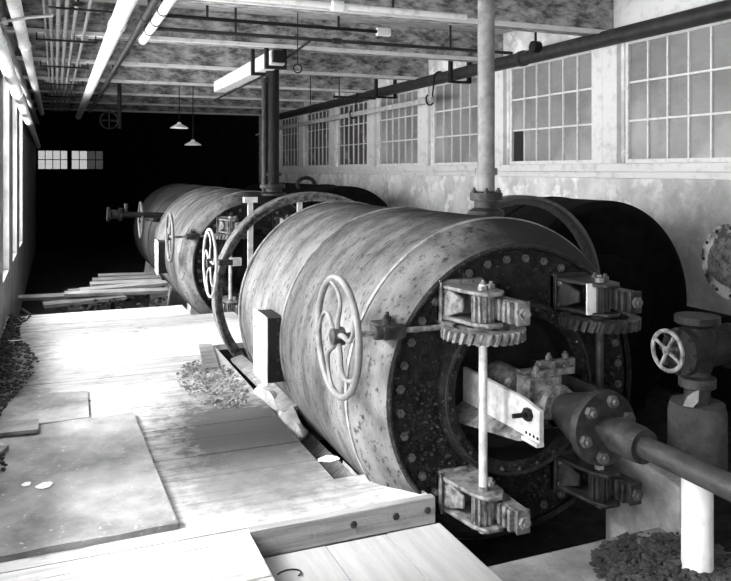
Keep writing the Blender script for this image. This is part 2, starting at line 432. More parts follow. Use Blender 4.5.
def handwheel(root, c, R, axis_to, mat='wheel', tube=.017, spokes=5, name='handwheel'):
    """wheel in the YZ plane with S-curved spokes; hub towards +X"""
    c = Vector(c); b = MB()
    b.tube([c + Vector((0, R*math.cos(2*PI*k/56), R*math.sin(2*PI*k/56))) for k in range(56)], tube, 10, True)
    w = b.build(name, mat, root)
    h = MB().lathe([(-.03, .02), (-.028, .04), (.03, .045), (.035, .02)], c, (1, 0, 0), 16); h.build('hub', 'iron', w)
    for k in range(spokes):
        a0 = 2*PI*k/spokes + .35; pts = []; rad = []
        for i in range(13):
            t = i/12; rr = .03 + (R-.03)*t; a = a0 + .52*math.sin(PI*1.35*t)*t
            pts.append(c + Vector((0, rr*math.cos(a), rr*math.sin(a)))); rad.append((.014 - .005*t)*tube/.017)
        MB().tube(pts, rad, 8).build('spoke', mat, w)
    return w

def make_tank(y0):
    root = thing('tank', (AX, y0, PIT), None, 'tank')
    SR = .885; Lh = 2.93
    # shell: shoulder, straight barrel, rounded far end
    prof = [(0.0, .762), (.06, .80), (.13, .85), (.19, .88), (.21, SR), (1.46, SR), (1.462, SR-.008), (2.70, SR-.008), (2.80, SR-.03), (2.87, SR-.09), (2.92, SR-.20), (Lh, SR-.40), (Lh, .02)]
    sh = MB().lathe(prof, (AX, y0, AZ), (0, 1, 0), 96, caps=False); sh = sh.build('shell', 'shell', root)
    # seam straps, lug rows of rivets
    for (yy, ww) in ((.21, .028), (1.44, .028), (2.66, .028)):
        st = MB().lathe([(yy, SR), (yy, SR+.008), (yy+ww, SR+.008), (yy+ww, SR)], (AX, y0, AZ), (0, 1, 0), 96, caps=False).build('seam_strap', 'strap', root)
    # head plate with crusted dome and inner ring
    hp = [(.03, .745), (.012, .73), (.016, .65), (.02, .57), (.02, .47), (-.02, .465), (-.03, .455), (-.03, .40), (-.015, .385)]
    hd = MB().lathe(hp, (AX, y0, AZ), (0, 1, 0), 72, caps=False).build('head_plate', 'head', root)
    MB().lathe([(-.015, .386), (.16, .375), (.19, .30), (.21, .0)], (AX, y0, AZ), (0, 1, 0), 60, caps=False).build('recess', 'black', root)  # recess darkness put into its black colour
    MB().lathe([(-.028, .452), (-.042, .450), (-.042, .437), (-.028, .435)], (AX, y0, AZ), (0, 1, 0), 72, caps=False).build('inner_ring', 'iron', hd)
    MB().lathe([(.0, .735), (-.022, .742), (-.022, .752), (0, .762)], (AX, y0, AZ), (0, 1, 0), 96, caps=False).build('rim', 'head', root)
    if y0 < 4:
        cr = MB(); rs = random.Random(3)
        for _ in range(420):
            a = rs.uniform(PI*.95, PI*2.05) if rs.random() < .8 else rs.uniform(0, 2*PI); rr = rs.uniform(.48, .67)
            cr.rock((AX+rr*math.cos(a), y0+.008, AZ+rr*math.sin(a)), rs.uniform(.005, .016), .9)
        cr = cr.build('crust', 'iron', hd, smooth=False); cr['kind'] = 'stuff'
    for k in range(36):
        a = 2*PI*(k+.5)/36
        MB().nut(ang(a, .683, y0+.018), (0, -1, 0), .022, .018).build('bolt', 'bolt', root)
    for k in range(24):
        a = 2*PI*k/24
        MB().dome(ang(a, .425, y0-.03), (0, -1, 0), .016, .012).build('rivet', 'iron', hd)
    # lug on the flank, its lit face coloured white and unlit sides black
    lug = MB().box(AX-.975, AX-.83, y0+1.46, y0+1.79, AZ-.26, AZ+.17).build('side_lug', 'black', root, bevel=.006)
    MB().box(AX-.985, AX-.975, y0+1.45, y0+1.80, AZ-.27, AZ+.18).build('lug_plate', 'white_wood', lug)
    for k in range(5):
        z = AZ-.20 + k*.088
        MB().dome((AX-.985, y0+1.755, z), (-1, 0, 0), .011, .008).build('rivet', 'iron_mid', lug); MB().dome((AX-.90, y0+1.46, z), (0, -1, 0), .011, .008).build('rivet', 'iron', lug)
    # door locks
    for sx in (-1, 1):
        for sz in (-1, 1): rack_unit(root, y0+.0, sx, sz, True)
        cx = AX+(.355 if sx > 0 else .345)*sx-.01; yy = y0-.24
        sf = MB().cyl((cx, yy, AZ-.60), (cx, yy, AZ+.60), .021, n=14).build('lock_shaft', 'iron_pale' if sx < 0 else 'iron', root)
        zg = AZ+.345
        gw = MB().gear((cx, yy), .205, .180, .145, zg, zg+.052, 30).build('gear_wheel', 'iron_mid' if sx < 0 else 'iron', root)
        gs = MB().lathe([(zg-.02, .05), (zg+.075, .045)], (cx, yy, 0), (0, 0, 1), 16)
        for k in range(4):
            a = PI/2*k + .6; d = Vector((math.cos(a), math.sin(a), 0)); 
            gs.obox(Vector((cx, yy, zg+.026)) + d*.095, Matrix.Rotation(a, 3, 'Z'), .06, .02, .014)
        gs.build('gear_spokes', 'iron_mid' if sx < 0 else 'iron', gw)
    # handwheel, its long shaft, worm and bearing
    yw, zw = y0-.03, AZ+.362
    handwheel(root, (AX-1.03, yw, zw), .28, 1)
    MB().cyl((AX-1.03, yw, zw), (AX-.16, yw, zw), .014, n=10).cyl((AX-.47, yw, zw), (AX-.26, yw, zw), .03, n=14).build('wheel_shaft', 'iron_mid', root)
    bb = MB().box(AX-.80, AX-.70, yw-.035, yw+.16, zw-.035, zw+.03).cyl((AX-.84, yw, zw), (AX-.68, yw, zw), .036, n=12)
    bb = bb.build('shaft_bearing', 'iron', root, bevel=.006)
    nut(bb, (AX-.77, yw+.02, zw+.03), (0, 0, 1), .02, .03, 'iron'); nut(bb, (AX-.73, yw+.09, zw+.03), (0, 0, 1), .02, .03, 'iron')
    # saddles under the barrel
    for yy in (.55, 2.2):
        pts = [(AX-.75, y0+yy, PIT), (AX+.75, y0+yy, PIT)] + [(AX+.9*math.cos(a), y0+yy, AZ+.89*math.sin(a)) for a in [-(.7+ (PI-1.4)*k/12) for k in range(13)]]
        MB().prism(pts, (0, .25, 0)).build('saddle', 'concrete', root)
    return root

add_patch(M['shell'], (.28, .9, 1.80), (.50, 2.6, .30), .02, .95, 9.0, .4)
add_patch(M['shell'], (.42, .0, 1.62), (.58, .75, .50), .025, .9, 9.0, .5)
TANK_Y = (3.40, 9.12, 12.42)
tankA = make_tank(TANK_Y[0])
tag(tankA, 'big nearest riveted boiler tank with gear locks on its dark round door', 'tank', 'row of riveted tanks')
for y, lab in ((TANK_Y[1], 'second riveted tank behind the upright iron hoop, with a wheel on its flank'), (TANK_Y[2], 'farthest riveted tank, small and dim at the dark end of the hall')):
    c = copy_tree(tankA); c.location.y = y; c['label'] = lab
    if y > 12:
        for ch in list(c.children):
            base = ch.name.split('.')[0]
            if base in ('rack_bracket', 'side_lug', 'lock_shaft', 'gear_wheel'):
                for g in list(ch.children): bpy.data.objects.remove(g)
                bpy.data.objects.remove(ch)
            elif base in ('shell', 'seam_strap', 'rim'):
                ch.material_slots[0].link = 'OBJECT'; ch.material_slots[0].material = M['shell_shaded']

# guessed black tank, shaped to fill the dark area by the right wall
BX, BY = 4.25, 5.05
root = thing('tank', (BX, BY, PIT), 'guessed black tank filling the dark area by the right wall beyond the nearest tank', 'tank')
R_ = .90
MB().lathe([(0, R_-.09), (-.01, R_-.05), (.02, R_), (1.32, R_), (1.42, R_-.1), (1.46, .02)], (BX, BY, AZ), (0, 1, 0), 80, caps=False).build('shell', 'shell_dark', root)
MB().lathe([(.02, R_-.07), (.03, .45), (-.10, .40), (-.14, .2), (-.15, 0)], (BX, BY, AZ), (0, 1, 0), 64, caps=False).build('head_plate', 'shell_dark', root)
MB().lathe([(.7, R_), (.7, R_+.01), (.76, R_+.01), (.76, R_)], (BX, BY, AZ), (0, 1, 0), 80, caps=False).build('seam_strap', 'shell_dark', root)
for k in range(28):
    a = 2*PI*k/28; MB().nut((BX+.73*math.cos(a), BY+.02, AZ+.73*math.sin(a)), (0, -1, 0), .022, .02).build('bolt', 'shell_dark', root)
for yy in (.2, .95): MB().box(BX-.6, BX+.6, BY+yy, BY+yy+.3, PIT, AZ-.62).build('saddle', 'black_wall', root)
# second dark tank further along the right wall
root = thing('tank', (4.25, 11.0, PIT), 'black tank farther along the right wall, under the row of windows', 'tank')
MB().lathe([(0, .6), (.03, .84), (.08, R_), (5.0, R_), (5.1, .8), (5.12, .02)], (4.25, 11.0, AZ), (0, 1, 0), 64).build('shell', 'shell_dark', root)
MB().lathe([(1.1, R_), (1.1, R_+.012), (1.17, R_+.012), (1.17, R_)], (4.25, 11.0, AZ), (0, 1, 0), 64, caps=False).build('seam_strap', 'shell_dark', root)
pts = [(3.95, 12.6, AZ+.80)] + [(4.05+.16*math.cos(a)-.0, 12.6, AZ+.9+.12*math.sin(a)+.0) for a in [PI - PI*k/8 for k in range(9)]] + [(4.22, 12.6, AZ+.85)]
MB().tube(pts, .035, 10).build('bent_pipe', 'iron', root)
for yy in (.6, 4.0): MB().box(3.7, 4.8, 11.0+yy, 11.3+yy, PIT, AZ-.62).build('saddle', 'black_wall', root)

# curved iron strap rising between the near tank and the black tank
b = MB(); c = Vector((3.17, 4.72, EYE-.885)); r = .70
pts = []
def strap(y0, y1, R0, R1):
    vs = []; fs = []; n = 36
    for i in range(n+1):
        a = PI*.80 - (PI*.80+.30)*i/n
        ca, sa = math.cos(a), math.sin(a)
        for (rr, yy) in ((R0, y0), (R0, y1), (R1, y1), (R1, y0)): vs.append((c.x+rr*ca, yy, c.z+rr*sa))
    for i in range(n):
        for k in range(4): fs.append((i*4+k, (i+1)*4+k, (i+1)*4+(k+1) % 4, i*4+(k+1) % 4))
    fs += [(0,1,2,3), tuple(n*4+k for k in (3,2,1,0))]
    b.add(vs, fs)
strap(4.66, 4.78, .70, .675); strap(4.705, 4.735, .675, .63)
e = (c.x+.69*math.cos(-.30), c.z+.69*math.sin(-.30)); b.box(e[0]-.03, e[0]+.02, 4.66, 4.78, PIT, e[1]+.02)
e2 = (c.x+.69*math.cos(PI*.8), c.z+.69*math.sin(PI*.8)); b.box(e2[0]-.02, e2[0]+.03, 4.66, 4.78, e2[1]-.16, e2[1]+.02)
o = b.build('curved_strap', 'bolt'); tag(o, 'curved iron strap arching beside the black tank by the right wall', 'iron strap')

# upright hoop left of a missing tank, with its wheel
HY = 6.88
root = thing('hoop', (AX, HY, PIT), 'big upright iron hoop with a pale handwheel behind the nearest tank', 'hoop')
MB().band((AX, 0, AZ), .945, 0, 2*PI, HY-.08, HY+.08, .02, 96).band((AX, 0, AZ), .926, 0, 2*PI, HY+.02, HY+.045, .07, 96).build('hoop_band', 'iron_mid', root)
handwheel(root, (AX-1.0, HY-.13, .79), .30, 1, 'iron_pale', .012)
MB().cyl((AX-1.0, HY-.13, .79), (AX-.73, HY-.13, .79), .014, n=10).box(AX-.82, AX-.72, HY-.165, HY-.095, .755, .825).build('wheel_shaft', 'iron_pale', root)
MB().box(AX-.92, AX-.80, HY-.17, HY-.075, .765, .815).build('shaft_bearing', 'iron', root)
MB().box(AX-.35, AX+.35, HY-.12, HY+.12, PIT, PIT+.04).build('foot_plate', 'iron', root)
for (x, y, lab) in ((1.99, 8.2, 'pale upright iron bar with a T top seen inside the hoop, nearer the handwheel'), (2.56, 8.2, 'pale upright iron bar with a T top just above the nearest tank')):
    root = thing('tee_post', (x, y, PIT), lab, 'post', 'iron T posts behind the hoop')
    MB().box(x-.028, x+.028, y-.02, y+.02, PIT, EYE-.36).build('post', 'iron_pale', root)
    MB().box(x-.075, x+.075, y-.04, y+.04, EYE-.36, EYE-.30).build('cross_head', 'iron_pale', root)
    MB().box(x-.1, x+.1, y-.1, y+.1, PIT, PIT+.03).build('base_plate', 'iron', root)

# feed pipe on the axis of the nearest door
root = thing('feed_pipe', (AX, 2.2, AZ), 'dark iron pipe with bolted flange running out of the nearest tank door', 'pipe')
def on_axis(prof, n=32): return MB().lathe(prof, (AX, 0, AZ), (0, 1, 0), n)
on_axis([(.75, .047), (2.52, .047)]).build('rod', 'pipe_dark', root)
on_axis([(2.46, .048), (2.46, .072), (2.50, .078), (2.62, .078), (2.66, .06), (2.74, .06)]).build('collar', 'iron', root)
fl = on_axis([(2.70, .05), (2.70, .165), (2.735, .17), (2.745, .165), (2.76, .15), (2.98, .085), (3.0, .075)], 40).build('flange', 'iron', root)
for k in range(6):
    a = PI/3*k+.3; MB().nut((AX+.125*math.cos(a), 2.70, AZ+.125*math.sin(a)), (0, -1, 0), .027, .024).build('flange_bolt', 'bolt', fl)
on_axis([(2.99, .055), (3.02, .055), (3.02, .098), (3.05, .105), (3.06, .085), (3.20, .082), (3.21, .06)]).build('coupling', 'iron_mid', root)
on_axis([(3.2, .045), (3.34, .045), (3.34, .09), (3.52, .095), (3.60, .095)]).build('piston', 'iron_mid', root)
yk = MB().box(AX-.115, AX+.09, 3.13, 3.24, AZ-.05, AZ+.125).build('yoke_block', 'iron_mid', root, bevel=.012)
MB().box(AX-.08, AX+.16, 3.12, 3.16, AZ+.125, AZ+.16).box(AX-.02, AX+.20, 3.17, 3.20, AZ+.12, AZ+.19).box(AX-.1, AX+.02, 3.2, 3.26, AZ+.125, AZ+.14).build('clamp_plates', 'iron_mid', yk, bevel=.004)
for (dx, dy, dz) in ((-.06, 3.14, .16), (.04, 3.14, .16), (.12, 3.14, .16), (.05, 3.19, .19), (.15, 3.19, .19)): nut(yk, (AX+dx, dy, AZ+dz), (0, 0, 1), .018, .02)
nut(yk, (AX-.115, 3.16, AZ-.02), (-1, 0, 0), .022, .02); nut(yk, (AX-.05, 3.13, AZ-.04), (0, -1, 0), .022, .02)
for s in (-1, 1):
    x = AX + .215*s
    mt = 'iron_pale' if s < 0 else 'iron'
    arm = MB().prism([(x-.011, 2.88, AZ-.095), (x-.011, 2.88, AZ+.05), (x-.011, 3.02, AZ+.075), (x-.011, 3.58, AZ+.085), (x-.011, 3.58, AZ-.095)], (.022, 0, 0))
    arm.box(x-.03 if s < 0 else x-.01, x+.01 if s < 0 else x+.03, 2.875, 3.0, AZ-.112, AZ-.095)
    a_ = arm.build('channel_arm', mt, root)
    MB().prism([(x-.008, 2.96, AZ-.096), (x-.008, 3.58, AZ-.096), (x-.13, 3.58, AZ-.165), (x-.035, 3.02, AZ-.115)], (0, 0, -.012)).build('lower_flange', 'iron_mid' if s < 0 else 'iron', a_)
    q = MB().nut((x-.011*1, 2.96, AZ+.015), (-1, 0, 0), .032, .022); q.cyl((x-.05, 2.96, AZ+.015), (x-.10, 2.965, AZ+.015), .011, n=10)
    q.build('arm_bolt', 'black', a_)
    for k in range(4): MB().dome((x-.011, 2.895+.03*k, AZ-.078), (-1, 0, 0), .008, .006).build('rivet', 'black', a_)
MB().box(AX-.22, AX+.22, 3.02, 3.06, AZ-.09, AZ-.05).build('arm_tie', 'iron', root)

# concrete pier in the pit and the cross bar of the lower lock resting near it
b = MB().prism([(2.90, 3.46, PIT), (2.90, 3.46, -.02), (2.90, 3.18, .055), (2.90, 2.90, .02), (2.90, 2.90, PIT)], (.17, 0, 0))
tag(b.build('concrete_pier', 'concrete', bevel=.015), 'rough pale concrete pier in the pit under the feed pipe', 'pier')

# valve stand at the right
VX, VY = 2.61, 2.51
root = thing('valve_stand', (VX, VY, PIT), 'upright pipe with scaly sleeve and valve at the right edge', 'valve')
MB().cyl((VX, VY, PIT), (VX, VY, .30), .066, n=28).build('stand_pipe', 'white_wood', root)
MB().lathe([(.30, .068), (.30, .115), (.33, .122), (.56, .122), (.60, .112), (.60, .05)], (VX, VY, 0), (0, 0, 1), 32).build('sleeve', 'rubble', root)
MB().cyl((VX, VY, .52), (VX, VY, .80), .055, n=20).build('riser', 'iron', root)
MB().lathe([(.66, .055), (.67, .078), (.71, .078), (.72, .055)], (VX, VY, 0), (0, 0, 1), 20).build('riser_collar', 'iron', root)
vb = MB().lathe([(-.16, .05), (-.155, .10), (-.13, .105), (-.11, .07), (0, .085), (.11, .07), (.13, .10), (.16, .10), (.16, .085), (2.86, .085)], (VX+.05, VY, .83), (1, 0, 0), 28).build('valve_body', 'black', root)
MB().lathe([(-.05, .06), (.08, .085), (.14, .06), (.16, .095), (.19, .095)], (VX+.0, VY, .79), (0, 0, 1), 20).build('bonnet', 'black', vb)
wc = Vector((VX-.17, VY, .84))
wb = MB().tube([wc + Vector((0, .085*math.cos(2*PI*k/40), .085*math.sin(2*PI*k/40))) for k in range(40)], .0095, 8, True)
wh = wb.build('handwheel', 'iron_mid', root)
for k in range(4):
    a = PI/2*k+.5; MB().tube([wc, wc + Vector((0, .083*math.cos(a), .083*math.sin(a)))], [.009, .007], 8).build('spoke', 'iron_mid', wh)
MB().lathe([(-.012, .018), (.012, .02)], wc, (1, 0, 0), 12).cyl(wc, wc+Vector((.08, 0, 0)), .011, n=10).build('hub', 'iron_mid', wh)
for k in range(8):
    a = PI/4*k; nut(vb, (VX-.105, VY+.09*math.cos(a), .83+.09*math.sin(a)), (-1, 0, 0), .012, .012, 'iron', 'valve_bolt')
o = MB().prism([(VX-.108, VY-.03, .602), (VX-.085, VY-.06, .602), (VX-.066, VY-.07, .63), (VX-.062, VY-.07, .675), (VX-.082, VY-.06, .665), (VX-.10, VY-.04, .64)], (.004, .008, 0)).build('paint_flake', 'board'); tag(o, 'white curled flake standing on the rim of the scaly pipe sleeve', 'flake')
# round flanged duct end standing out of the right wall
root = thing('flanged_duct', (4.86, 4.36, .89), 'round scaly white flanged duct end standing out of the right wall', 'duct')
MB().lathe([(0, .10), (.01, .20), (.03, .225), (.05, .29), (.0501, .30), (.10, .30), (.105, .24), (.14, .215), (.76, .215)], (4.84, 4.36, .90), (1, 0, 0), 48).build('duct', 'scaly', root)
MB().lathe([(.0, .0), (-.012, .02), (.005, .19)], (4.84, 4.36, .90), (1, 0, 0), 40).build('blank_plate', 'iron_mid', root)
for k in range(12):
    a = PI/6*k; MB().nut((4.89, 4.36+.265*math.cos(a), .90+.265*math.sin(a)), (-1, 0, 0), .016, .014).build('flange_bolt', 'iron', root)

# ------------------------------------------------------------------ steam pipes on the tanks
def riser(x, y, zb, r, lab, mat='pipe_grey', extra=False):
    root = thing('steam_pipe', (x, y, zb), lab, 'pipe', 'upright steam pipes on the tanks')
    MB().cyl((x, y, zb), (x, y, ZC+.01), r, n=24).build('pipe', mat, root)
    fl = MB().lathe([(0, r*2.1), (.03, r*2.1), (.05, r*1.4), (.09, r*1.4), (.095, r*1.9), (.14, r*1.9), (.15, r*1.2)], (x, y, zb), (0, 0, 1), 28).build('flange', 'iron', root)
    MB().lathe([(.25, r), (.25, r*1.3), (.29, r*1.3), (.29, r)], (x, y, zb), (0, 0, 1), 24).build('collar', mat, root)
    for k in range(6):
        a = PI/3*k; MB().nut((x+r*1.65*math.cos(a), y+r*1.65*math.sin(a), zb+.14), (0, 0, 1), .016, .018).build('flange_bolt', 'iron', fl)
    return root
riser(2.44, 3.99, AZ+.875, .052, 'tall grey steam pipe rising from the top of the nearest tank', 'pipe_grey')
riser(2.55, 9.32, AZ+.83, .085, 'dark steam pipe rising from the second tank', 'black')
o = MB().cyl((2.44, 9.30, AZ+.87), (2.44, 9.30, 2.78), .035, n=14).lathe([(0, .05), (.05, .05)], (2.44, 9.3, 2.72), (0, 0, 1), 14).build('steam_pipe', 'iron')
tag(o, 'thin upright pipe close beside the dark steam pipe of the second tank', 'pipe')

# ------------------------------------------------------------------ overhead pipes running along the hall (along Y)
def along(name, x, z, r, y0, y1, mat, lab, cat='pipe', group=None, z1=None, joints=(), n=18, x1=None):
    z1 = z if z1 is None else z1; x1 = x if x1 is None else x1
    root = thing(name, (x, y0, z), lab, cat, group)
    MB().cyl((x, y0, z), (x1, y1, z1), r, n=n).build('pipe', mat, root)
    for yy in (6.63, 11.05, 15.48):
        if 'overhead' in name and yy < y1: MB().box(x-.012, x+.012, yy-.02, yy+.02, z, ZB-.005).build('hanger', 'iron', root)
    for yy in joints:
        t = (yy-y0)/(y1-y0); zz = z+(z1-z)*t; xx = x+(x1-x)*t
        MB().lathe([(-.05, r), (-.045, r*1.16), (.045, r*1.16), (.05, r)], (xx, yy, zz), (0, 1, 0), n).build('joint', mat, root)
    return root
G1 = 'overhead pipes along the left of the ceiling'
along('overhead_pipe', .53, EYE+1.36, .072, 1.5, 20.6, 'pipe_white', 'thick white lagged pipe overhead, right of the thin conduits', group=G1, joints=(7.4, 12.3))
along('overhead_pipe', -.315, EYE+1.36, .056, 1.5, 19.6, 'pipe_white', 'white lagged pipe overhead, left of the thin conduits', group=G1, joints=(9.,))
along('overhead_pipe', .735, EYE+1.36, .034, 1.5, 18.5, 'iron', 'dark rusty pipe overhead just right of the thick white pipe', group=G1, joints=(7., 11.,))
o = along('overhead_pipe', .845, EYE+1.36, .045, 1.5, 8.2, 'pipe_white', 'short white lagged pipe overhead that ends in mid air', group=G1)
for yy in (6.6, 7.1, 7.6): MB().lathe([(-.02, .046), (-.015, .05), (.015, .05), (.02, .046)], (.845, yy, EYE+1.36), (0, 1, 0), 18).build('band', 'iron', o)
along('wall_pipe', -.41, EYE+1.10, .056, 1.0, 20.8, 'pipe_white', 'white pipe sloping down along the top of the left wall windows', group=G1, z1=EYE+.60, joints=(6.3, 9.5))
along('wall_pipe', -.395, EYE+1.10, .032, 5.2, 18, 'pipe_grey', 'thin grey pipe beside the sloping white wall pipe', group=G1, z1=EYE+1.02, x1=-.36)
o = MB().tube([(-.45, 6.0, EYE+1.04), (-.35, 6.06, EYE+1.08), (-.18, 6.1, EYE+1.13), (-.02, 6.12, EYE+1.16)], .012, 8).cyl((-.36, 6.05, EYE+1.075), (-.33, 6.05, EYE+1.085), .03, n=10).build('pipe_bracket', 'iron_pale')
tag(o, 'pale bracket arm reaching from the sloping wall pipe under the white pipe', 'bracket')
CX = (-.095, -.045, .02, .09, .165, .28)
ORD = ('leftmost of the six thin overhead conduits, beside the left white pipe', 'second thin overhead conduit from the left', 'third thin overhead conduit from the left', 'fourth thin overhead conduit from the left', 'fifth thin overhead conduit, the one carrying the small black valve', 'rightmost thin overhead conduit, beside the thick white pipe')
for i, x in enumerate(CX):
    zc = ZB - .05
    along('conduit', x, zc, (.012, .017, .021, .021, .018, .016)[i], 1.5, 19.5, 'pipe_grey', ORD[i], 'conduit', 'thin conduits under the ceiling', joints=(7.0 + .5*i, 12.5 - .4*i), n=10, x1=x - .03*(i == 5))
HL = ('nearest to the camera', 'second from the camera', 'third from the camera', 'farthest from the camera')
for i, y in enumerate((8.70, 10.93, 13.14, 15.36)):
    root = thing('conduit_hanger', (.1, y, ZB-.05), 'toothed crossbar clamping the thin overhead conduits, ' + HL[i], 'hanger', 'crossbars under the conduits')
    MB().box(-.2, .42, y-.02, y+.02, ZB-.095, ZB-.075).build('bar', 'iron', root)
    for x in CX: MB().tube([(x-.035, y, ZB-.075)] + [(x+.032*math.cos(a), y, ZB-.055+.034*math.sin(a)) for a in [PI-PI*k/6 for k in range(7)]] + [(x+.035, y, ZB-.075)], .007, 6).build('clip', 'iron_pale', root)
    for x in (-.19, .40): MB().cyl((x, y, ZB-.095), (x, y, ZB+.0), .007, n=8).build('rod', 'iron', root)
root = thing('conduit_valve', (.20, 6.45, ZB-.07), 'small black valve among the thin overhead conduits', 'valve')
MB().lathe([(-.08, .02), (-.07, .035), (-.03, .035), (-.02, .025), (.02, .025), (.03, .035), (.07, .035), (.08, .02)], (.165, 6.5, ZB-.05), (0, 1, 0), 14).build('body', 'black', root)
MB().cyl((.165, 6.5, ZB-.05), (.165, 6.5, ZB-.13), .010, n=8).tube([(.165+.055*math.cos(2*PI*k/24), 6.5+.055*math.sin(2*PI*k/24), ZB-.13) for k in range(24)], .008, 6, True).box(.11, .22, 6.495, 6.505, ZB-.134, ZB-.126).build('handle', 'black', root)
b = MB().cyl((-.06, 6.95, ZB-.085), (.46, 6.95, ZB-.085), .010, n=8)
tag(b.build('cross_rod', 'black'), 'black cross rod under the thin conduits near the small valve', 'rod')

# big dark pipe along the right wall windows
root = along('wall_pipe', 5.42, EYE+1.40, .085, 2.5, 20.6, 'pipe_dark', 'big dark pipe along the top of the right wall windows', joints=(8.0, 13.5))
for k, y in enumerate((3.0, 6.63, 11.05, 15.5)):
    MB().box(5.41, 5.43, y-.02, y+.02, EYE+1.48, ZB+.02).build('hanger_rod', 'iron', root)
def u_hanger(x, y, zb, zt, w, lab, mat='black', t=.018):
    b = MB().box(x-w, x-w+2*t, y-.04, y+.04, zb, zt).box(x+w-2*t, x+w, y-.04, y+.04, zb, zt).box(x-w, x+w, y-.04, y+.04, zb-.03, zb)
    return tag(b.build('stirrup_hanger', mat), lab, 'hanger', 'black iron stirrups under the beams')
u_hanger(5.40, 9.55, EYE+1.285, ZB+.36, .17, 'large black stirrup on the dark wall pipe, left of the tall steam pipe')
u_hanger(5.40, 12.2, EYE+1.30, ZB+.36, .20, 'small black stirrup on the dark wall pipe, farther from the camera')
# white hoist beam with stirrup
hb = o = MB().box(2.36, 2.54, 8.72, 12.2, EYE+1.255, EYE+1.43).build('hoist_beam', 'white_wood', bevel=.01); tag(o, 'white boxed wooden beam hung below the ceiling beams above the second tank', 'beam')
u_hanger(2.45, 8.82, EYE+1.25, ZB+.02, .13, 'black stirrup under the near end of the white boxed beam')
u_hanger(2.45, 9.5, EYE+1.25, ZB+.36, .13, 'black stirrup round the white boxed beam, behind the one at its near end')
MB().box(2.38, 2.52, 8.66, 8.725, EYE+1.28, EYE+1.42).build('end_block', 'black', hb)
o = MB().tube([(2.62, 8.0, EYE+1.44), (2.58, 8.9, EYE+1.35), (2.56, 10, EYE+1.25), (2.56, 13.2, EYE+1.22)], .014, 8).build('slack_cable', 'black'); tag(o, 'thin dark cable running beside the white boxed beam', 'cable')
o = MB().tube([(2.60, 8.4, EYE+1.27)] + [(2.60+.05*math.cos(a), 8.4, EYE+1.18+.05*math.sin(a)) for a in [PI/2 + 2*PI*k/16 for k in range(17)]], .008, 6).cyl((2.60, 8.4, EYE+1.26), (2.60, 8.4, ZB+.4), .006, n=6).build('ring_hook', 'black'); tag(o, 'small ring hook hanging by the near end of the white boxed beam', 'hook')

# conduits crossing the room (along X)
def across(name, y, z, r, x0, x1, mat, lab, joint=None, cap=False, ends=None):
    root = thing(name, (x0, y, z), lab, 'conduit', 'conduits crossing the ceiling')
    MB().cyl((x0, y, z), (x1, y, z), r, n=12).build('pipe', mat, root)
    for t in (.2, .8):
        x = x0 + (x1-x0)*t; MB().box(x-.012, x+.012, y-.004, y+.004, z-r, ZC+.005).build('hanger_rod', 'iron', root)
    for x in (joint or ()): MB().lathe([(-.06, r), (-.05, r*1.7), (.05, r*1.7), (.06, r)], (x, y, z), (1, 0, 0), 12).build('joint', mat, root)
    return root
across('cross_conduit', 7.9, EYE+1.44, .020, .9, 5.2, 'pipe_dark', 'thin dark conduit crossing below the beams behind the tall steam pipe', (2.9,))
o = across('cross_conduit', 7.3, EYE+1.46, .018, .9, 3.15, 'black', 'thin black conduit crossing the ceiling that stops short with a pale cap')
MB().box(3.13, 3.28, 7.27, 7.33, EYE+1.42, EYE+1.50).build('end_cap', 'white_wood', o)
across('cross_conduit', 6.25, EYE+1.45, .028, -.2, 3.6, 'pipe_white', 'white conduit crossing close to the nearest ceiling beam', (2.30,))
# long pale batten hung on two hooks before the windows
root = thing('hanging_batten', (5.25, 10.1, EYE+1.07), 'long pale batten hung on hooks in front of the right windows', 'batten')
MB().box(5.22, 5.28, 10.1, 19.0, EYE+1.02, EYE+1.10).build('batten', 'iron_pale', root)
MB().prism([(5.05, 18.6, EYE+1.0), (5.3, 19.6, EYE+1.0), (5.0, 20.0, EYE+.93), (4.85, 19.0, EYE+.93)], (0, 0, .03)).build('batten_end', 'white_wood', root)
for y, lab in ((10.2, 'black hook on the dark wall pipe holding the near end of the pale batten'), (13.4, 'black hook on the dark wall pipe holding the middle of the pale batten')):
    pts = [(5.42-.10*math.cos(a), y, EYE+1.40+.10*math.sin(a)) for a in [PI - .2 - (PI-.2)*k/10 for k in range(11)]]
    pts += [(5.31, y, EYE+1.25)] + [(5.25+.065*math.cos(a), y, EYE+1.07+.085*math.sin(a)) for a in [.9 - 5.0*k/14 for k in range(15)]]
    o = MB().tube(pts, .013, 8).build('pipe_hook', 'black'); tag(o, lab, 'hook', 'hooks on the dark wall pipe')
# small fittings by the ceiling
root = thing('steam_trap', (5.3, 7.55, EYE+1.36), 'black steam trap on the dark wall pipe under the nearest beam', 'fitting')
MB().lathe([(-.07, .02), (-.05, .07), (.05, .07), (.07, .03)], (5.30, 7.55, EYE+1.36+.11), (1, 0, 0), 14).lathe([(0, .05), (.09, .05)], (5.30, 7.55, EYE+1.42), (0, 0, 1), 12).build('body', 'black', root)
MB().cyl((5.3, 7.55, EYE+1.5), (5.3, 7.55, ZC+.0), .015, n=8).build('drop_pipe', 'black', root)
o = MB().cyl((4.2, 11.6, EYE+1.20), (4.95, 11.6, EYE+1.20), .022, n=10).cyl((4.3, 11.6, EYE+1.2), (4.3, 11.6, ZC), .010, n=6).build('hanging_rod', 'iron'); tag(o, 'short dark rod hung level from the ceiling before the windows', 'rod')
o = MB().cyl((4.1, 12.5, EYE+.98), (4.1, 12.5, ZC), .008, n=6).build('drop_wire', 'black'); tag(o, 'thin dark wire hanging from the ceiling before the windows', 'wire')
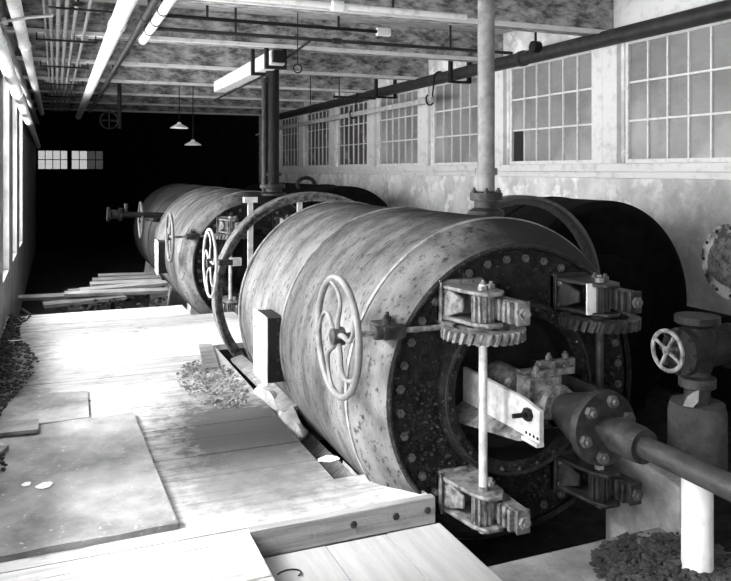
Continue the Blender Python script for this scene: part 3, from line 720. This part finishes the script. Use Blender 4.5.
# pendant lamps at the dark end
for (x, y, z, lab) in ((2.08, 14.0, EYE+.76, 'pale lamp shade hanging in the dark, upper of the two'), (2.46, 14.8, EYE+.48, 'pale lamp shade hanging in the dark, lower of the two')):
    root = thing('pendant_lamp', (x, y, z), lab, 'lamp', 'pendant lamps at the dark end')
    MB().lathe([(0, .16), (.012, .16), (.05, .10), (.08, .04), (.11, .03), (.11, .0)], (x, y, z), (0, 0, 1), 24, caps=False).build('lamp_shade', 'pipe_white', root)
    MB().cyl((x, y, z+.12), (x, y, ZC), .008, n=6).build('cord', 'black', root)
# valve wheel hanging near the end wall and pipe stub by the far tank
root = thing('ceiling_valve', (1.0, 15.0, EYE+.9), 'dim valve wheel under the ceiling at the dark end', 'valve')
MB().tube([(.93+.16*math.cos(2*PI*k/32), 15.0, EYE+.94+.16*math.sin(2*PI*k/32)) for k in range(32)], .014, 8, True).box(.78, 1.08, 14.99, 15.01, EYE+.93, EYE+.95).box(.92, .94, 14.99, 15.01, EYE+.79, EYE+1.09).build('handwheel', 'iron', root)
MB().cyl((.93, 15.0, EYE+.94), (1.12, 15.1, EYE+.94), .02, n=10).cyl((1.12, 15.1, EYE+.80), (1.12, 15.1, ZC), .04, n=12).build('pipe', 'iron', root)
root = thing('pipe_stub', (.9, 12.15, .95), 'dark flanged pipe stub pointing left of the farthest tank', 'pipe')
MB().cyl((.80, 12.15, .94), (1.75, 12.15, .90), .045, n=14).build('pipe', 'black', root)
MB().lathe([(0, .11), (.04, .11), (.05, .07), (.16, .07), (.17, .10), (.22, .10)], (.72, 12.15, .945), (1, 0, -.04), 18).build('flange', 'black', root)
MB().cyl((1.0, 12.15, .93), (1.0, 12.15, 1.10), .03, n=10).build('spindle', 'iron', root)
MB().cyl((1.55, 12.15, .91), (1.55, 12.15, PIT), .04, n=12).build('leg_pipe', 'iron', root)

# ------------------------------------------------------------------ things on the boards
def sheet(pts, z, th, mat, name, lab, cat, wav=.006, n=14):
    """thick sheet of cloth or board over a quad, slightly uneven"""
    A, B, C_, D = [Vector((p[0], p[1], 0)) for p in pts]; vs = []; fs = []
    for lay in (0, 1):
        for i in range(n+1):
            for j in range(n+1):
                s, t = i/n, j/n; p = A.lerp(B, s).lerp(D.lerp(C_, s), t)
                w = wav*(math.sin(s*9+t*3)+math.sin(t*11-s*4))*.5
                e = max(0, (abs(s-.5)*2)**12, (abs(t-.5)*2)**12)*wav*1.2
                vs.append((p.x + random.uniform(-1, 1)*wav*.5, p.y + random.uniform(-1, 1)*wav*.5, z + (th + abs(w) + e if lay else .001)))
    m = (n+1)**2
    for i in range(n):
        for j in range(n):
            q = (i*(n+1)+j, (i+1)*(n+1)+j, (i+1)*(n+1)+j+1, i*(n+1)+j+1)
            fs.append(q[::-1]); fs.append(tuple(k+m for k in q))
    ring = [i*(n+1) for i in range(n)] + [n*(n+1)+j for j in range(n)] + [i*(n+1)+n for i in range(n, 0, -1)] + [j for j in range(n, 0, -1)]
    for k in range(len(ring)):
        a, c = ring[k], ring[(k+1) % len(ring)]; fs.append((a, c, c+m, a+m))
    o = MB().add(vs, fs).build(name, mat); return tag(o, lab, cat)
sheet([(-.42, 3.44), (.51, 3.46), (.47, 5.17), (-.42, 5.1)], 0, .018, 'mat', 'floor_mat', 'large worn grey mat with a dark edge on the boards at the left', 'mat')
sheet([(-.42, 5.16), (.20, 5.20), (.21, 5.84), (-.30, 5.84)], 0, .012, 'mat', 'floor_mat', 'smaller grey mat lying beyond the large worn mat', 'mat', .004)
for (pts, z, lab) in ((((-.40, 4.98), (-.10, 4.96), (-.10, 5.17), (-.36, 5.22)), .03, 'flat grey board scrap on the seam of the two mats'),):
    sheet(pts, z, .02, 'board', 'board_scrap', lab, 'board', .002, 6)
o = MB().obox((-.37, 4.86, .05), Matrix.Rotation(-.9, 3, 'Z') @ Matrix.Rotation(.12, 3, 'Y'), .16, .03, .012).build('wood_strip', 'lower_plank'); tag(o, 'pale wooden strip on the large mat at the left edge', 'strip')
o = MB().obox((-.36, 4.72, .045), Matrix.Rotation(-.3, 3, 'Z'), .10, .05, .008).build('wood_chip', 'board'); tag(o, 'small board chip on the large mat at the left edge', 'chip')
def paper(c, s, lab, z=.02, rot=0, mat='paper'):
    n = 7; vs = []
    for i in range(n):
        a = 2*PI*i/n + rot; q = random.uniform(.6, 1.1)*s; vs.append((c[0]+q*math.cos(a), c[1]+q*.7*math.sin(a), z + random.uniform(0, .015)))
    return tag(MB().prism(vs, (0, 0, .003)).build('paper_scrap', mat), lab, 'paper')
paper((-.05, 4.12), .05, 'torn white paper scrap on the large mat', .024)
paper((-.14, 4.18), .035, 'tiny white paper scrap next to the torn scrap on the large mat', .024)
paper((-.35, 7.55), .07, 'white paper scrap on the dark rubble by the left wall', .06)
paper((1.38, 3.93), .075, 'crumpled white paper at the near end of the gap beside the tank', .012, .4)

def heap(n, fx, mat, name, lab, smin, smax, flat=.7):
    b = MB()
    for _ in range(n):
        x, y, z = fx(); b.rock((x, y, z), random.uniform(smin, smax), flat)
    o = b.build(name, mat, smooth=False); return tag(o, lab, 'rubble', kind='stuff')
def f1():
    y = random.uniform(4.4, 9.0); w = .22 + .10*math.sin(y*2.1); d = random.random()**1.6*w
    return (-.46+d, y, .03 + .05*(1-d/w)*random.random())
heap(1500, f1, 'rubble', 'rubble', 'dark rubble along the foot of the left wall', .006, .026)
def f2():
    a = random.uniform(0, 2*PI); r = random.random()**.6
    return (1.10+.24*r*math.cos(a), 5.75+.70*r*math.sin(a), .004 + .045*(1-r)*random.random())
heap(900, f2, 'chips', 'rubble', 'pale dusty chips heaped on the boards beside the gap', .004, .018, .6)
def f3():
    a = random.uniform(0, 2*PI); r = random.random()**.6
    return (2.46+.34*r*math.cos(a)+.05, 2.60+.27*r*math.sin(a), -.128 + .022*(1-r)*random.random())
heap(900, f3, 'rubble', 'rubble', 'dark lumpy rubble round the foot of the pale stand pipe', .006, .030, .45)
def f4():
    return (random.uniform(.0, 1.3), random.uniform(9.9, 10.7), -.30+random.uniform(0, .25))
heap(90, f4, 'rubble', 'rubble', 'broken bits in the dark opening beyond the platform', .02, .07)
def f5():
    return (random.uniform(1.40, 1.60), random.uniform(3.9, 6.3), -.42+random.uniform(0, .12))
heap(160, f5, 'rubble', 'rubble', 'dark rubble in the gap beside the nearest tank', .02, .06)
# sacking and planks in the gap beside the nearest tank
def rag(c, lx, ly, lz, rot, lab):
    vs = []; fs = []; n, m = 14, 10; R = Matrix.Rotation(rot, 3, 'Z'); ph = [random.uniform(0, 6) for _ in range(4)]
    for i in range(n+1):
        th = PI*i/n
        for j in range(m):
            a = 2*PI*j/m; q = 1 + .22*math.sin(3*a+ph[0]+th*2) + .16*math.sin(5*th+ph[1]+a)
            vs.append(Vector(c) + R @ Vector((lx*math.sin(th)*math.cos(a)*q, -ly*math.cos(th), lz*math.sin(th)*math.sin(a)*q)))
    for i in range(n):
        for j in range(m): fs.append((i*m+j, i*m+(j+1) % m, (i+1)*m+(j+1) % m, (i+1)*m+j))
    return tag(MB().add(vs, fs).build('sack_roll', 'rag'), lab, 'sacking', 'rolls of sacking in the gap')
rag((1.40, 5.25, -.02), .07, .26, .08, .05, 'grey sacking roll in the gap just before the white lug plate')
rag((1.42, 4.72, -.03), .06, .27, .07, -.03, 'grey sacking roll in the gap, nearest the crumpled paper')
o = MB().obox((1.43, 5.55, .03), Matrix.Rotation(.02, 3, 'Z') @ Matrix.Rotation(-.25, 3, 'Y'), .05, .75, .015).build('loose_plank', 'grey_plank'); tag(o, 'narrow grey plank lying in the gap under the white lug plate', 'plank')
o = MB().obox((1.53, 4.75, -.16), Matrix.Rotation(.02, 3, 'Z') @ Matrix.Rotation(-.6, 3, 'Y'), .045, .95, .012).build('loose_plank', 'grey_plank'); tag(o, 'long grey plank leaning in the gap against the nearest tank', 'plank')
o = MB().obox((1.22, 6.55, .012), Matrix.Rotation(-.12, 3, 'Z'), .06, .42, .010).build('loose_plank', 'grey_plank'); tag(o, 'short flat plank on the boards at the far start of the gap', 'plank')
# curl of wire and stick on the lower boards
o = MB().tube([(.93+.05*math.cos(a)*(1+.2*a/6), 3.12+.035*math.sin(a), -.118) for a in [-.9+3.6*k/20 for k in range(21)]], .0035, 6).build('wire_curl', 'black'); tag(o, 'small curl of wire on the lower boards below the timber step', 'wire')
o = MB().tube([(1.14, 2.78, -.117), (1.20, 2.84, -.116), (1.28, 2.88, -.112)], .006, 6).build('twig', 'black'); tag(o, 'thin dark stick on the lower boards', 'stick')

# broken boards beyond the platform
for i, (x0, x1, y, r, z, lab) in enumerate(((.10, 1.42, 10.62, -.02, -.02, 'grey broken plank at the near edge of the far boards'), (.30, 1.45, 10.95, .05, .0, 'grey broken plank, second from the dark opening'),
        (.45, 1.42, 11.3, .02, .0, 'grey broken plank, third from the dark opening'), (.5, 1.45, 11.65, .06, .01, 'grey broken plank, fourth from the dark opening'), (.60, 1.42, 12.05, .03, .01, 'farthest grey broken plank beside the second tank'), (-.45, .55, 10.75, .06, -.05, 'pale broken plank reaching left towards the windows wall'), (-.15, .85, 10.45, .12, -.08, 'tilted pale broken plank hanging over the dark opening'))):
    xc = (x0+x1)/2
    o = MB().obox((xc, y, z), Matrix.Rotation(r, 3, 'Z') @ Matrix.Rotation(random.uniform(-.03, .03), 3, 'Y'), (x1-x0)/2, .14, .02).build('broken_plank', 'grey_plank' if i else 'board'); tag(o, lab, 'plank', 'broken planks beyond the platform')
o = MB().box(1.18, 1.40, 10.52, 10.72, PIT, -.05).build('wooden_post', 'timber', bevel=.01); tag(o, 'squat timber post under the far boards beside the second tank', 'post')
o = MB().box(.15, 1.4, 11.1, 11.22, PIT, -.03).build('timber_bearer', 'grey_plank'); tag(o, 'timber bearer carrying the far broken boards', 'bearer')
o = MB().obox((-.25, 9.75, -.12), Matrix.Rotation(.5, 3, 'Z') @ Matrix.Rotation(.7, 3, 'Y'), .18, .035, .012).build('wood_strip', 'board'); tag(o, 'pale broken strip sticking up by the left wall beyond the platform', 'strip')

# ------------------------------------------------------------------ light
wd = bpy.data.worlds.new('sky'); scene.world = wd; wd.use_nodes = True
bg = wd.node_tree.nodes['Background']; bg.inputs['Color'].default_value = (1, 1, 1, 1); bg.inputs['Strength'].default_value = 11.0
def portal(loc, rot, sx, sy):
    l = bpy.data.lights.new('window_portal', 'AREA'); l.shape = 'RECTANGLE'; l.size = sx; l.size_y = sy; l.cycles.is_portal = True
    o = bpy.data.objects.new('window_portal', l); COL.objects.link(o); o.location = loc; o.rotation_euler = rot
for (a, c) in LEFT: portal((XL-.3, (a+c)/2, (LS+LT)/2), (0, -PI/2, 0), LT-LS, c-a)
for (a, c) in FAR: portal(((a+c)/2, YF+.35, 1.9), (-PI/2, 0, 0), c-a, .55)
sl = bpy.data.lights.new('sun', 'SUN'); sl.energy = 6.0; sl.angle = math.radians(14)
so = bpy.data.objects.new('sun', sl); COL.objects.link(so)
so.rotation_euler = Vector((.80, .06, -.60)).to_track_quat('-Z', 'Y').to_euler()
vs = scene.view_settings; vs.view_transform = 'Standard'; vs.look = 'None'; vs.gamma = 1; vs.use_curve_mapping = False; vs.exposure = 1.0
